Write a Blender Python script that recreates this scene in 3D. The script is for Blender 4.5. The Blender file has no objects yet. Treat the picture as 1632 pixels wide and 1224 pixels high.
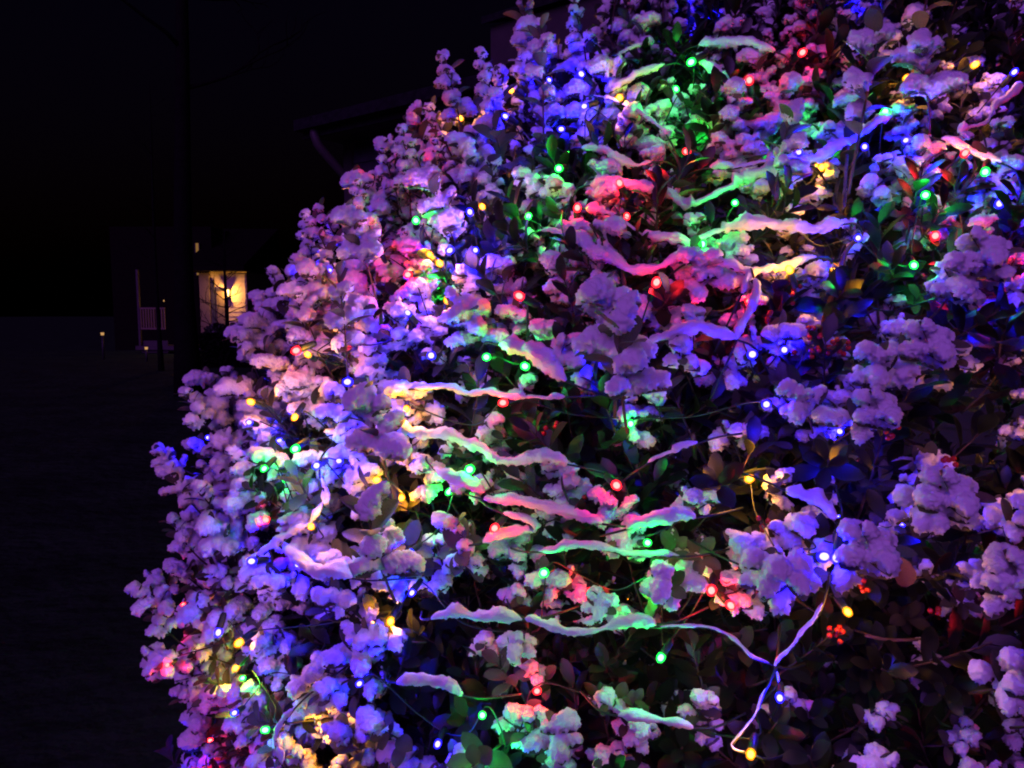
import bpy, math, random
import numpy as np
from mathutils import Vector, Matrix, Euler, noise

SEED = 11
rnd = random.Random(SEED)
nrs = np.random.RandomState(SEED)
scene = bpy.context.scene
COL = scene.collection

# ------------------------------------------------------------------ camera
CAM = Vector((0.0, 0.0, 1.55))
FPX = 1179.0                       # focal length in photograph pixels (26 mm equivalent)
PITCH = math.atan(112.0 / FPX)     # horizon a little above the middle of the frame
cam_data = bpy.data.cameras.new('camera')
cam_data.sensor_width = 36.0
cam_data.lens = FPX / 1632.0 * 36.0
cam_data.clip_start = 0.02
cam_data.clip_end = 900.0
cam = bpy.data.objects.new('camera', cam_data)
cam.location = CAM
cam.rotation_euler = (math.pi / 2 - PITCH, 0, 0)
COL.objects.link(cam)
scene.camera = cam

# ------------------------------------------------------------------ night sky, added violet fill, exposure
FILL_EL, SKY_AZ = math.radians(26.0), math.radians(200.0)
world = bpy.data.worlds.new('World')
scene.world = world
world.use_nodes = True
wn = world.node_tree.nodes
wl = world.node_tree.links
wn.clear()
w_out = wn.new('ShaderNodeOutputWorld')
w_bg = wn.new('ShaderNodeBackground')
w_sky = wn.new('ShaderNodeTexSky')
w_sky.sky_type = 'NISHITA'
w_sky.sun_disc = False
w_sky.sun_elevation = math.radians(-3.0)
w_sky.sun_rotation = SKY_AZ
w_mul = wn.new('ShaderNodeVectorMath')
w_mul.operation = 'MULTIPLY'
w_mul.inputs[1].default_value = (0.40, 0.24, 1.0)
wl.new(w_sky.outputs[0], w_mul.inputs[0])
wl.new(w_mul.outputs[0], w_bg.inputs['Color'])
w_bg.inputs['Strength'].default_value = 0.045
wl.new(w_bg.outputs[0], w_out.inputs[0])

fill_sun = bpy.data.lights.new('violet_fill', 'SUN')  # sun lamp added behind the camera to wash the snow violet
fill_sun.energy = 1.2
fill_sun.angle = math.radians(45.0)
fill_sun.color = (0.46, 0.125, 1.0)
fill_sun_o = bpy.data.objects.new('violet_fill', fill_sun)
fill_sun_o.rotation_euler = (math.pi / 2 - FILL_EL, 0, math.radians(-20))
COL.objects.link(fill_sun_o)

scene.view_settings.view_transform = 'Standard'
scene.view_settings.look = 'None'
scene.view_settings.exposure = 0.0
scene.view_settings.gamma = 1.0
scene.view_settings.use_curve_mapping = False
cy = scene.cycles
cy.use_denoising = True
cy.max_bounces = 4
cy.diffuse_bounces = 2
cy.glossy_bounces = 1
cy.transmission_bounces = 2
cy.sample_clamp_indirect = 2.0
cy.sample_clamp_direct = 0.0
cy.use_light_tree = True
cy.filter_width = 2.0
cy.caustics_reflective = False
cy.caustics_refractive = False

# ------------------------------------------------------------------ materials
def material(name, base, rough=0.7, spec=0.3, noise_scale=None, noise_amt=0.3, bump=0.0, bump_scale=60.0,
             sss=0.0, translucent=0.0, vary=0.0, coord='Object'):
    m = bpy.data.materials.new(name)
    m.use_nodes = True
    nt = m.node_tree
    n, l = nt.nodes, nt.links
    b = n['Principled BSDF']
    b.inputs['Roughness'].default_value = rough
    b.inputs['Specular IOR Level'].default_value = spec
    b.inputs['Base Color'].default_value = (*base, 1)
    col = None
    tc = n.new('ShaderNodeTexCoord')
    if noise_scale:
        t = n.new('ShaderNodeTexNoise')
        t.inputs['Scale'].default_value = noise_scale
        t.inputs['Detail'].default_value = 6
        l.new(tc.outputs[coord], t.inputs['Vector'])
        r = n.new('ShaderNodeValToRGB')
        r.color_ramp.elements[0].position = 0.3
        r.color_ramp.elements[1].position = 0.7
        r.color_ramp.elements[0].color = (*[c * (1 - noise_amt) for c in base], 1)
        r.color_ramp.elements[1].color = (*[min(1, c * (1 + noise_amt)) for c in base], 1)
        l.new(t.outputs['Fac'], r.inputs['Fac'])
        col = r.outputs['Color']
    if vary:
        oi = n.new('ShaderNodeObjectInfo')
        hsv = n.new('ShaderNodeHueSaturation')
        mr = n.new('ShaderNodeMapRange')
        mr.inputs['To Min'].default_value = 1 - vary
        mr.inputs['To Max'].default_value = 1 + vary
        l.new(oi.outputs['Random'], mr.inputs['Value'])
        l.new(mr.outputs['Result'], hsv.inputs['Value'])
        if col is not None:
            l.new(col, hsv.inputs['Color'])
        else:
            hsv.inputs['Color'].default_value = (*base, 1)
        col = hsv.outputs['Color']
    if col is not None:
        l.new(col, b.inputs['Base Color'])
    if bump:
        t2 = n.new('ShaderNodeTexNoise')
        t2.inputs['Scale'].default_value = bump_scale
        t2.inputs['Detail'].default_value = 4
        l.new(tc.outputs[coord], t2.inputs['Vector'])
        bp = n.new('ShaderNodeBump')
        bp.inputs['Strength'].default_value = bump
        bp.inputs['Distance'].default_value = 0.5 / bump_scale
        l.new(t2.outputs['Fac'], bp.inputs['Height'])
        l.new(bp.outputs['Normal'], b.inputs['Normal'])
    if sss:
        b.inputs['Subsurface Weight'].default_value = sss
        b.inputs['Subsurface Radius'].default_value = (1, 1, 1)
        b.inputs['Subsurface Scale'].default_value = 0.006
    if translucent:
        tr = n.new('ShaderNodeBsdfTranslucent')
        tr.inputs['Color'].default_value = (*[min(1, c * 1.6) for c in base], 1)
        mx = n.new('ShaderNodeMixShader')
        mx.inputs['Fac'].default_value = translucent
        l.new(b.outputs[0], mx.inputs[1])
        l.new(tr.outputs[0], mx.inputs[2])
        l.new(mx.outputs[0], n['Material Output'].inputs['Surface'])
    return m

def emitter(name, color, strength):
    m = bpy.data.materials.new(name)
    m.use_nodes = True
    nt = m.node_tree
    nt.nodes.clear()
    o = nt.nodes.new('ShaderNodeOutputMaterial')
    e = nt.nodes.new('ShaderNodeEmission')
    e.inputs['Color'].default_value = (*color, 1)
    e.inputs['Strength'].default_value = strength
    nt.links.new(e.outputs[0], o.inputs[0])
    return m

M_SNOW = material('fresh_snow', (0.84, 0.84, 0.86), 0.85, 0.15, bump=1.0, bump_scale=230.0, sss=0.12)
M_LEAF = material('holly_leaf', (0.10, 0.10, 0.06), 0.5, 0.4, noise_scale=30, noise_amt=0.35, vary=0.3, translucent=0.12)
M_LEAF_SHADE = material('shade_darkened_leaf', (0.015, 0.022, 0.010), 0.38, 0.45, noise_scale=30, noise_amt=0.35, vary=0.35)  # leaf colour darkened to put the bush interior's shade into it
M_STEM = material('holly_stem', (0.10, 0.075, 0.05), 0.8, 0.2, noise_scale=80, noise_amt=0.4)
M_BARK = material('bush_bark', (0.16, 0.10, 0.06), 0.85, 0.2, noise_scale=40, noise_amt=0.45, bump=0.6, bump_scale=120)
M_DEADLEAF = material('dry_leaf', (0.20, 0.10, 0.045), 0.7, 0.2, noise_scale=40, noise_amt=0.3, translucent=0.2)
M_BERRY = material('red_berry', (0.42, 0.025, 0.015), 0.25, 0.5)
M_WIRE = material('green_wire', (0.012, 0.028, 0.018), 0.45, 0.5, vary=0.0)
M_GROUND = material('snowy_lawn', (0.020, 0.042, 0.020), 0.95, 0.05, noise_scale=1.3, noise_amt=0.35, bump=0.7, bump_scale=6.0)
LED_WATTS = {'b': 1.05, 'g': 0.38, 'r': 0.40, 'y': 0.70}
LED_LIGHT = {'b': (0.004, 0.002, 1.0), 'g': (0.01, 1.0, 0.08), 'r': (1.0, 0.012, 0.03), 'y': (1.0, 0.34, 0.01)}
def led_lens(name, color, strength):
    """coloured plastic lens: glows in its own colour and lets the bright chip inside show through"""
    m = emitter(name, color, strength)
    nt = m.node_tree
    e = [n for n in nt.nodes if n.type == 'EMISSION'][0]; o = [n for n in nt.nodes if n.type == 'OUTPUT_MATERIAL'][0]
    t = nt.nodes.new('ShaderNodeBsdfTransparent'); mx = nt.nodes.new('ShaderNodeMixShader'); mx.inputs[0].default_value = 0.5
    nt.links.new(t.outputs[0], mx.inputs[1]); nt.links.new(e.outputs[0], mx.inputs[2]); nt.links.new(mx.outputs[0], o.inputs[0])
    m.cycles.emission_sampling = 'NONE'
    return m
M_LED = {
    'b': led_lens('blue_led', (0.012, 0.006, 1.0), 5.0),
    'g': led_lens('green_led', (0.010, 1.0, 0.07), 4.0),
    'r': led_lens('red_led', (1.0, 0.012, 0.025), 4.0),
    'y': led_lens('amber_led', (1.0, 0.28, 0.008), 2.6),
}
M_CHIP = {'b': emitter('blue_chip', (0.028, 0.022, 1.0), 90), 'g': emitter('green_chip', (0.022, 1.0, 0.05), 80), 'r': emitter('red_chip', (1.0, 0.020, 0.018), 70), 'y': emitter('amber_chip', (1.0, 0.22, 0.012), 50)}
for _m in M_CHIP.values():
    _m.cycles.emission_sampling = 'NONE'

# ------------------------------------------------------------------ helpers
def link(o, parent=None):
    COL.objects.link(o)
    if parent is not None:
        o.parent = parent
    return o

def mesh_from(name, verts, faces, mats=(), smooth=True, fmat=None):
    me = bpy.data.meshes.new(name)
    me.from_pydata([tuple(v) for v in verts], [], [tuple(f) for f in faces])
    for m in mats:
        me.materials.append(m)
    if smooth:
        me.polygons.foreach_set('use_smooth', np.ones(len(me.polygons), dtype=bool))
    if fmat is not None:
        me.polygons.foreach_set('material_index', np.array(fmat, dtype=np.int32))
    me.update()
    return me

def obj(name, me, parent=None):
    return link(bpy.data.objects.new(name, me), parent)

def empty(name, loc=(0, 0, 0)):
    o = bpy.data.objects.new(name, None)
    o.location = loc
    o.empty_display_size = 0.1
    return link(o)

def tag(o, label=None, cat=None, group=None, kind=None):
    if label: o['label'] = label
    if cat: o['category'] = cat
    if group: o['group'] = group
    if kind: o['kind'] = kind
    return o

class MB:
    def __init__(s):
        s.v, s.f, s.m = [], [], []
    def add(s, v, f, mi=0):
        k = len(s.v)
        s.v += [tuple(p) for p in v]
        s.f += [tuple(i + k for i in q) for q in f]
        s.m += [mi] * len(f)
    def box(s, lo, hi, mi=0, mat=None):
        x0, y0, z0 = lo; x1, y1, z1 = hi
        v = [Vector(p) for p in ((x0,y0,z0),(x1,y0,z0),(x1,y1,z0),(x0,y1,z0),(x0,y0,z1),(x1,y0,z1),(x1,y1,z1),(x0,y1,z1))]
        if mat is not None: v = [mat @ p for p in v]
        s.add(v, [(0,3,2,1),(4,5,6,7),(0,1,5,4),(1,2,6,5),(2,3,7,6),(3,0,4,7)], mi)
    def tube(s, pts, rad, sides=6, mi=0, cap=True):
        pts = [Vector(p) for p in pts]
        n = len(pts)
        if not hasattr(rad, '__len__'): rad = [rad] * n
        v, f = [], []
        ref = Vector((0.13, 0.27, 0.95))
        for i, p in enumerate(pts):
            d = (pts[min(i + 1, n - 1)] - pts[max(i - 1, 0)])
            if d.length < 1e-9: d = Vector((0, 0, 1))
            d.normalize()
            u = d.cross(ref)
            if u.length < 1e-3: u = d.cross(Vector((1, 0, 0)))
            u.normalize()
            w = u.cross(d)
            for k in range(sides):
                a = 2 * math.pi * k / sides
                v.append(p + (u * math.cos(a) + w * math.sin(a)) * rad[i])
        for i in range(n - 1):
            for k in range(sides):
                k2 = (k + 1) % sides
                f.append((i * sides + k, i * sides + k2, (i + 1) * sides + k2, (i + 1) * sides + k))
        if cap:
            f.append(tuple(range(sides))[::-1])
            f.append(tuple((n - 1) * sides + k for k in range(sides)))
        s.add(v, f, mi)
    def mesh(s, name, mats, smooth=True):
        return mesh_from(name, s.v, s.f, mats, smooth, s.m)

def smooth_path(pts, step):
    """Catmull-Rom through pts, resampled about every step."""
    P = [Vector(p) for p in pts]
    if len(P) == 2:
        n = max(2, int((P[1] - P[0]).length / step))
        return [P[0].lerp(P[1], i / n) for i in range(n + 1)]
    P = [P[0] * 2 - P[1]] + P + [P[-1] * 2 - P[-2]]
    out = []
    for i in range(1, len(P) - 2):
        a, b, c, d = P[i - 1], P[i], P[i + 1], P[i + 2]
        n = max(2, int((c - b).length / step))
        for k in range(n):
            t = k / n
            out.append(0.5 * ((2 * b) + (c - a) * t + (2 * a - 5 * b + 4 * c - d) * t * t + (3 * b - a - 3 * c + d) * t ** 3))
    out.append(P[-2].copy())
    return out

CP, SP = math.cos(PITCH), math.sin(PITCH)
def ray(px, py):
    x, u = (px - 816.0) / FPX, (612.0 - py) / FPX
    return Vector((x, CP + u * SP, -SP + u * CP)).normalized()
def at(px, py, Y):
    d = ray(px, py)
    return CAM + d * ((Y - CAM.y) / d.y)
def proj(p):
    q = Vector(p) - CAM
    depth = q.y * CP - q.z * SP
    up = q.y * SP + q.z * CP
    if depth < 0.05: return None
    return (816.0 + FPX * q.x / depth, 612.0 - FPX * up / depth, depth)

# ------------------------------------------------------------------ ground
def build_ground():
    xs = np.concatenate([np.linspace(-260, -14, 14), np.linspace(-12, 8, 81), np.linspace(10, 260, 14)])
    ys = np.concatenate([np.linspace(-60, -4, 6), np.linspace(-3, 17, 81), np.linspace(18, 60, 15), np.linspace(70, 420, 12)])
    v, f = [], []
    for y in ys:
        for x in xs:
            z = 0.05 * noise.noise(Vector((x * 0.35, y * 0.35, 0))) + 0.018 * noise.noise(Vector((x * 1.7, y * 1.7, 3)))
            if y > 20: z = 0
            v.append((x, y, z))
    nx = len(xs)
    for j in range(len(ys) - 1):
        for i in range(nx - 1):
            f.append((j * nx + i, j * nx + i + 1, (j + 1) * nx + i + 1, (j + 1) * nx + i))
    g = obj('ground', mesh_from('ground', v, f, [M_GROUND]))
    tag(g, 'thin night snow lying over the dark lawn', None, None, 'structure')
build_ground()

# ------------------------------------------------------------------ house beside the bush (dark clapboard wall, eaves, downspout)
M_CLAP = material('dark_clapboard', (0.045, 0.042, 0.055), 0.7, 0.2, noise_scale=8, noise_amt=0.25, bump=0.3, bump_scale=40, vary=0.12)
M_TRIM = material('painted_trim', (0.05, 0.04, 0.042), 0.55, 0.3, noise_scale=12, noise_amt=0.15)
M_ROOF = material('dark_shingle', (0.012, 0.012, 0.013), 0.9, 0.1, noise_scale=20, noise_amt=0.4, bump=0.6, bump_scale=50)
def build_house():
    root = empty('clapboard_house', (-1.62, 7.65, 0))
    ang = math.atan2(-0.6, 0.8)
    root.rotation_euler = (0, 0, ang)          # local x runs along the wall towards the right, local -y faces the viewer
    tag(root, 'unlit clapboard house wall with eaves and downspout behind the snowy holly', 'house')
    H, L = 3.32, 9.5
    m = MB(); m.box((0.02, 0.03, 0), (L, 5.0, H))
    obj('wall', m.mesh('wall', [M_CLAP], False), root)
    exp = 0.16
    board = MB()
    # a clapboard: wedge profile
    v = [(0, -0.022, 0), (L, -0.022, 0), (L, 0.025, 0), (0, 0.025, 0), (0, -0.004, exp + 0.01), (L, -0.004, exp + 0.01), (L, 0.025, exp + 0.01), (0, 0.025, exp + 0.01)]
    board.add(v, [(0,3,2,1),(4,5,6,7),(0,1,5,4),(1,2,6,5),(2,3,7,6),(3,0,4,7)])
    bme = board.mesh('clapboard', [M_CLAP], False)
    for i in range(int(H / exp)):
        o = obj('clapboard', bme, root); o.location = (0.0, 0.0, i * exp + 0.01)
    m = MB(); m.box((-0.07, -0.045, 0), (0.05, 0.05, H)); obj('corner_board', m.mesh('corner_board', [M_TRIM], False), root)
    # roof with overhang
    m = MB()
    m.add([(-0.16, -0.45, H + 0.02), (L, -0.45, H + 0.02), (L, 3.0, H + 1.25), (-0.16, 3.0, H + 1.25),
           (-0.16, -0.45, H + 0.10), (L, -0.45, H + 0.10), (L, 3.0, H + 1.33), (-0.16, 3.0, H + 1.33)],
          [(0,3,2,1),(4,5,6,7),(0,1,5,4),(1,2,6,5),(2,3,7,6),(3,0,4,7)])
    obj('roof', m.mesh('roof', [M_ROOF], False), root)
    m = MB(); m.box((-0.15, -0.475, H - 0.09), (L, -0.452, H + 0.09)); obj('fascia', m.mesh('fascia', [M_ROOF], False), root)
    m = MB(); m.box((-0.14, -0.45, H - 0.05), (L, 0.03, H - 0.025)); obj('soffit', m.mesh('soffit', [M_TRIM], False), root)
    # downspout with a jog from the gutter back to the wall
    m = MB(); m.tube(smooth_path([(0.06, -0.50, H - 0.02), (0.07, -0.48, H - 0.16), (0.13, -0.22, H - 0.42), (0.17, -0.085, H - 0.6), (0.17, -0.08, 1.5), (0.17, -0.08, 0.25), (0.17, -0.25, 0.12)], 0.08), 0.045, 8)
    obj('downspout', m.mesh('downspout', [M_TRIM]), root)
    m = MB(); m.box((-0.15, -0.58, H - 0.03), (L, -0.478, H + 0.07)); obj('gutter', m.mesh('gutter', [M_ROOF], False), root)
    # front bay with its own eave
    b0, bd = 2.75, 0.9
    m = MB(); m.box((b0 + 0.35, -bd + 0.12, 0), (L, 0.0, H - 0.1)); obj('bay_wall', m.mesh('bay_wall', [M_CLAP], False), root)
    bb = MB()
    v = [(b0 + 0.34, -0.022, 0), (L, -0.022, 0), (L, 0.025, 0), (b0 + 0.34, 0.025, 0), (b0 + 0.34, -0.004, exp + 0.01), (L, -0.004, exp + 0.01), (L, 0.025, exp + 0.01), (b0 + 0.34, 0.025, exp + 0.01)]
    bb.add(v, [(0,3,2,1),(4,5,6,7),(0,1,5,4),(1,2,6,5),(2,3,7,6),(3,0,4,7)])
    bme2 = bb.mesh('clapboard', [M_CLAP], False)
    for i in range(int((H - 0.1) / exp)):
        o = obj('clapboard', bme2, root); o.location = (0, -bd + 0.1, i * exp + 0.012)
    m = MB(); m.box((b0, -bd - 0.30, H - 0.16), (L, -bd - 0.26, H + 0.10)); obj('fascia', m.mesh('fascia', [M_TRIM], False), root)
    m = MB(); m.box((b0 + 0.003, -bd - 0.26, H - 0.10), (L, -0.03, H - 0.08)); obj('soffit', m.mesh('soffit', [M_TRIM], False), root)
    m = MB()
    m.add([(b0 - 0.03, -bd - 0.36, H + 0.105), (L, -bd - 0.36, H + 0.105), (L, 1.5, H + 1.1), (b0 - 0.03, 1.5, H + 1.1),
           (b0 - 0.03, -bd - 0.36, H + 0.15), (L, -bd - 0.36, H + 0.15), (L, 1.5, H + 1.15), (b0 - 0.03, 1.5, H + 1.15)],
          [(0,3,2,1),(4,5,6,7),(0,1,5,4),(1,2,6,5),(2,3,7,6),(3,0,4,7)])
    obj('bay_roof', m.mesh('bay_roof', [M_ROOF], False), root)
    m = MB(); m.box((b0 - 0.002, -bd - 0.262, H - 0.16), (b0 + 0.03, -0.05, H + 0.10)); obj('fascia', m.mesh('fascia', [M_TRIM], False), root)
build_house()

# ------------------------------------------------------------------ far neighbour house with its lit porch
M_CREAM = material('cream_siding', (0.62, 0.50, 0.30), 0.7, 0.2, noise_scale=6, noise_amt=0.15)
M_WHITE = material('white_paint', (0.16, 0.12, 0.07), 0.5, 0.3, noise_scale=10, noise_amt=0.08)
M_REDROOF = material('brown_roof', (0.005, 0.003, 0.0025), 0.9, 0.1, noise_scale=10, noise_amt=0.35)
M_DARKMETAL = material('dark_metal', (0.03, 0.03, 0.03), 0.5, 0.4)
M_LAMP = emitter('porch_lamp_glass', (1.0, 0.60, 0.17), 9.0)
M_WINLIT = emitter('lit_window_glass', (1.0, 0.50, 0.14), 0.22)
M_FARLED = emitter('far_lamp_glass', (1.0, 0.52, 0.18), 0.6)
FY = 30.0
def fx(px, Y=FY): return (px - 816.0) / FPX * Y
def fz(py, Y=FY): return CAM.z + (500.0 - py) / FPX * Y
def point_lamp(name, loc, watts, color, parent=None, r=0.05):
    l = bpy.data.lights.new(name, 'POINT')
    l.energy = watts; l.color = color; l.shadow_soft_size = r
    o = bpy.data.objects.new(name, l); o.location = loc
    return link(o, parent)
def build_far_house():
    root = empty('lit_neighbour_house', (fx(355), FY, 0))
    tag(root, 'neighbour house across the lawn with cream siding lit by a porch lantern', 'house')
    ox = fx(355)
    X = lambda px: fx(px) - ox
    def part(name, boxes, mat, par=root):
        m = MB()
        for lo, hi in boxes: m.box(lo, hi)
        return obj(name, m.mesh(name, [mat], False), par)
    # main block
    part('wall', [((X(318), 0.3, 0), (X(392), 4.0, 3.25))], M_CREAM)
    clap = MB(); clap.add([(X(363), 0.255, 0), (X(390), 0.255, 0), (X(390), 0.31, 0), (X(363), 0.31, 0), (X(363), 0.285, 0.2), (X(390), 0.285, 0.2), (X(390), 0.31, 0.2), (X(363), 0.31, 0.2)],
                         [(0,3,2,1),(4,5,6,7),(0,1,5,4),(1,2,6,5),(2,3,7,6),(3,0,4,7)])
    cme = clap.mesh('clapboard', [M_CREAM], False)
    for i in range(15):
        o = obj('clapboard', cme, root); o.location = (0, 0, 0.3 + i * 0.19)
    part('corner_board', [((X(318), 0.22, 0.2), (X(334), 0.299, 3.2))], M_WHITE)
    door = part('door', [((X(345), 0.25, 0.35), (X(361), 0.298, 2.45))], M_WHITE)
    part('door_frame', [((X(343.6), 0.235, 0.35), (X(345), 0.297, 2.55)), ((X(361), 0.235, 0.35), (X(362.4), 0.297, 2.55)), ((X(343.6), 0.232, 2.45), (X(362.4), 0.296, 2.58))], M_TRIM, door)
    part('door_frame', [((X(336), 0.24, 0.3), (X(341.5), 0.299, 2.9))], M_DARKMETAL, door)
    part('roof', [((X(300), -0.35, 3.25), (X(398), 4.2, 3.45))], M_REDROOF)
    m = MB(); m.add([(X(300), -0.35, 3.46), (X(398), -0.35, 3.46), (X(398), 4.2, 5.4), (X(300), 4.2, 5.4), (X(398), 4.2, 3.46), (X(300), 4.2, 3.46)], [(0,1,2,3),(1,4,2),(0,3,5),(3,2,4,5)])
    obj('roof', m.mesh('roof', [M_REDROOF], False), root)
    part('porch_floor', [((X(240), -1.2, 0.15), (X(400), 0.3, 0.30))], M_TRIM)
    # left wing, mostly hidden by the trunk
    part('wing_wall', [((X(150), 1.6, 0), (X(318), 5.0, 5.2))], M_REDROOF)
    w = part('window', [((X(293.5), 1.5, fz(436)), (X(298.5), 1.59, fz(384)))], M_WINLIT)
    part('window_frame', [((X(292.3), 1.47, fz(436)), (X(293.5), 1.592, fz(384))), ((X(298.5), 1.47, fz(436)), (X(299.7), 1.592, fz(384))), ((X(293.5), 1.47, fz(411)), (X(298.5), 1.51, fz(410)))], M_TRIM, w)
    w = part('window', [((X(266), 1.5, fz(425)), (X(279), 1.59, fz(415)))], M_WINLIT)
    part('window_frame', [((X(271.5), 1.46, fz(425)), (X(273), 1.50, fz(415))), ((X(266), 1.46, fz(421)), (X(279), 1.49, fz(420)))], M_DARKMETAL, w)
    # porch railing
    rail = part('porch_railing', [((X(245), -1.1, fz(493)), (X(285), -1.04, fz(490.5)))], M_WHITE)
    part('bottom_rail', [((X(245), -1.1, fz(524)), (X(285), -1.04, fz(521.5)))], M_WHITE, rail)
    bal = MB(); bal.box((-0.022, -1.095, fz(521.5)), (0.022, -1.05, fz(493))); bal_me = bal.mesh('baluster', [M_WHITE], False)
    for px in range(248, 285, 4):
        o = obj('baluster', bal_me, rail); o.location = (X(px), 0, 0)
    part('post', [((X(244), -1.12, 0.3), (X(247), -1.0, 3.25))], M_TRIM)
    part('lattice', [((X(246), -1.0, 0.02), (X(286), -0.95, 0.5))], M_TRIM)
    # wall lantern
    lx, lz = X(364), fz(467)
    lan = part('porch_lantern', [((lx - 0.09, 0.02, lz + 0.13), (lx + 0.09, 0.25, lz + 0.18))], M_DARKMETAL)
    part('lantern_base', [((lx - 0.06, 0.04, lz - 0.18), (lx + 0.06, 0.25, lz - 0.14))], M_DARKMETAL, lan)
    m = MB(); m.tube([(lx, 0.11, lz - 0.13), (lx, 0.11, lz + 0.12)], [0.045, 0.065], 8); obj('glass', m.mesh('glass', [M_LAMP]), lan)
    point_lamp('porch_lamp_light', (lx, -0.05, lz), 75, (1.0, 0.46, 0.085), root, 0.03)
    point_lamp('porch_lamp_light', (X(270), -0.3, fz(480)), 5.0, (1.0, 0.46, 0.085), root, 0.03)
    m = MB(); m.tube([(X(270), -0.3, fz(481)), (X(270), -0.3, fz(478.5))], [0.02, 0.02], 6); obj('porch_bulb', m.mesh('porch_bulb', [M_FARLED]), root)
build_far_house()

def far_lamp(name, px, py, Y, label, h=0.10):
    p = at(px, py, Y)
    r = empty(name, (p.x, p.y, 0))
    tag(r, label, 'lamp')
    m = MB(); m.tube([(0, 0, 0), (0, 0, p.z - h)], 0.035, 6); obj('post', m.mesh('post', [M_DARKMETAL]), r)
    m = MB(); m.tube([(0, 0, p.z - h), (0, 0, p.z)], [h * 0.5, h * 0.62], 8); obj('glass', m.mesh('glass', [M_FARLED]), r)
    m = MB(); m.tube([(0, 0, p.z + 0.001), (0, 0, p.z + h * 0.4)], [h * 0.8, 0.01], 8); obj('cap', m.mesh('cap', [M_DARKMETAL]), r)
far_lamp('lamp_post', 217.5, 457, 42, 'tiny bright lamp shining alone far left of the black trunk')
far_lamp('path_light', 163, 530, 25, 'low dim garden light at the far left edge of the lawn', 0.09)
far_lamp('path_light', 233, 553, 24, 'low garden light below the neighbour porch railing', 0.08)

# bare trees and a round shrub in silhouette
def bare_tree(name, loc, h, r, label, limbs, spread, start, depth=3, seed=1, lean=0.0):
    R = random.Random(seed)
    root = empty(name, loc)
    tag(root, label, 'tree')
    trunk_pts = [Vector((lean * t + 0.06 * r * 8 * math.sin(5 * t + seed), 0.02 * math.sin(3 * t), h * t)) for t in [i / 12 for i in range(13)]]
    m = MB(); m.tube(trunk_pts, [r * (1.45 if i == 0 else 1.15 if i == 1 else 1 - 0.72 * i / 12) for i in range(13)], 10)
    obj('trunk', m.mesh('trunk', [M_TRUNK]), root)
    def grow(mb, p, d, L, rad, lev):
        n = 5
        pts, q, dd = [p], p.copy(), d.copy()
        for i in range(n):
            dd = (dd + Vector((R.uniform(-.22, .22), R.uniform(-.22, .22), R.uniform(-.1, .2)))).normalized()
            q = q + dd * (L / n)
            pts.append(q.copy())
            if lev > 0 and i >= 1 and R.random() < 0.85:
                sd = (dd + Vector((R.uniform(-1, 1), R.uniform(-1, 1), R.uniform(-.4, .7))) * 0.9).normalized()
                grow(mb, q.copy(), sd, L * R.uniform(.4, .62), rad * 0.5, lev - 1)
        mb.tube(pts, [rad * (1 - 0.75 * i / n) for i in range(n + 1)], 5 if lev else 4)
    for k in range(limbs):
        t = start + (1 - start) * (k + R.random()) / limbs
        i = min(11, int(t * 12))
        p = trunk_pts[i].lerp(trunk_pts[i + 1], t * 12 - i)
        a = R.uniform(0, 2 * math.pi)
        d = Vector((math.cos(a), math.sin(a), R.uniform(0.05, 0.7))).normalized()
        mb = MB()
        grow(mb, p, d, spread * (1.15 - 0.7 * t), r * 0.32 * (1.1 - 0.7 * t), depth - 1)
        obj('limb', mb.mesh('limb', [M_TRUNK]), root)
    return root
M_TRUNK = material('dark_bark', (0.004, 0.0035, 0.003), 0.9, 0.1, noise_scale=8, noise_amt=0.4, bump=0.8, bump_scale=20)
p = at(305, 560, 14.0)
bare_tree('tall_tree', (p.x, 14.0, 0), 11.0, 0.20, 'thick black tree trunk in front of the lit neighbour house', 9, 2.6, 0.5, 3, 4)
p = at(358.5, 520, 24.0)
bare_tree('young_bare_tree', (p.x, 24.0, 0), 4.2, 0.08, 'slim bare young tree silhouetted against the lit porch wall', 26, 1.0, 0.2, 3, 7, lean=0.12)
p = at(255, 560, 20.0)
bare_tree('thin_bare_tree', (p.x, 20.0, 0), 7.5, 0.06, 'thin dark sapling left of the thick trunk before the railing', 8, 1.3, 0.35, 2, 9)

def round_shrub(px, Y, r, label):
    p = at(px, 530, Y)
    root = empty('round_shrub', (p.x, Y, 0))
    tag(root, label, 'shrub')
    R = random.Random(3)
    v, f = [], []
    for i in range(1600):
        d = Vector((R.gauss(0, 1), R.gauss(0, 1), R.gauss(0, 1))).normalized()
        c = Vector((d.x * r, d.y * r, 0.85 + d.z * r * 1.0)) * 1.0
        c = Vector((0, 0, 0.85)) + (c - Vector((0, 0, 0.85))) * R.uniform(.8, 1.02)
        if c.z < 0.1: continue
        a = Vector((R.gauss(0, 1), R.gauss(0, 1), R.gauss(0, 1))).normalized() * 0.055
        b = a.cross(d).normalized() * 0.03
        k = len(v)
        v += [c - a, c + b, c + a, c - b]; f.append((k, k + 1, k + 2, k + 3))
    obj('crown', mesh_from('crown', v, f, [M_LEAF_SHADE], False), root)['kind'] = 'stuff'
    m = MB()
    for k in range(5): m.tube([(0, 0, 0), (0.2 * math.cos(k * 1.3), 0.2 * math.sin(k * 1.3), 0.9)], 0.025, 5)
    obj('trunk', m.mesh('trunk', [M_TRUNK]), root)
round_shrub(346, 22.0, 0.42, 'dark rounded shrub below the lit porch wall')
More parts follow.
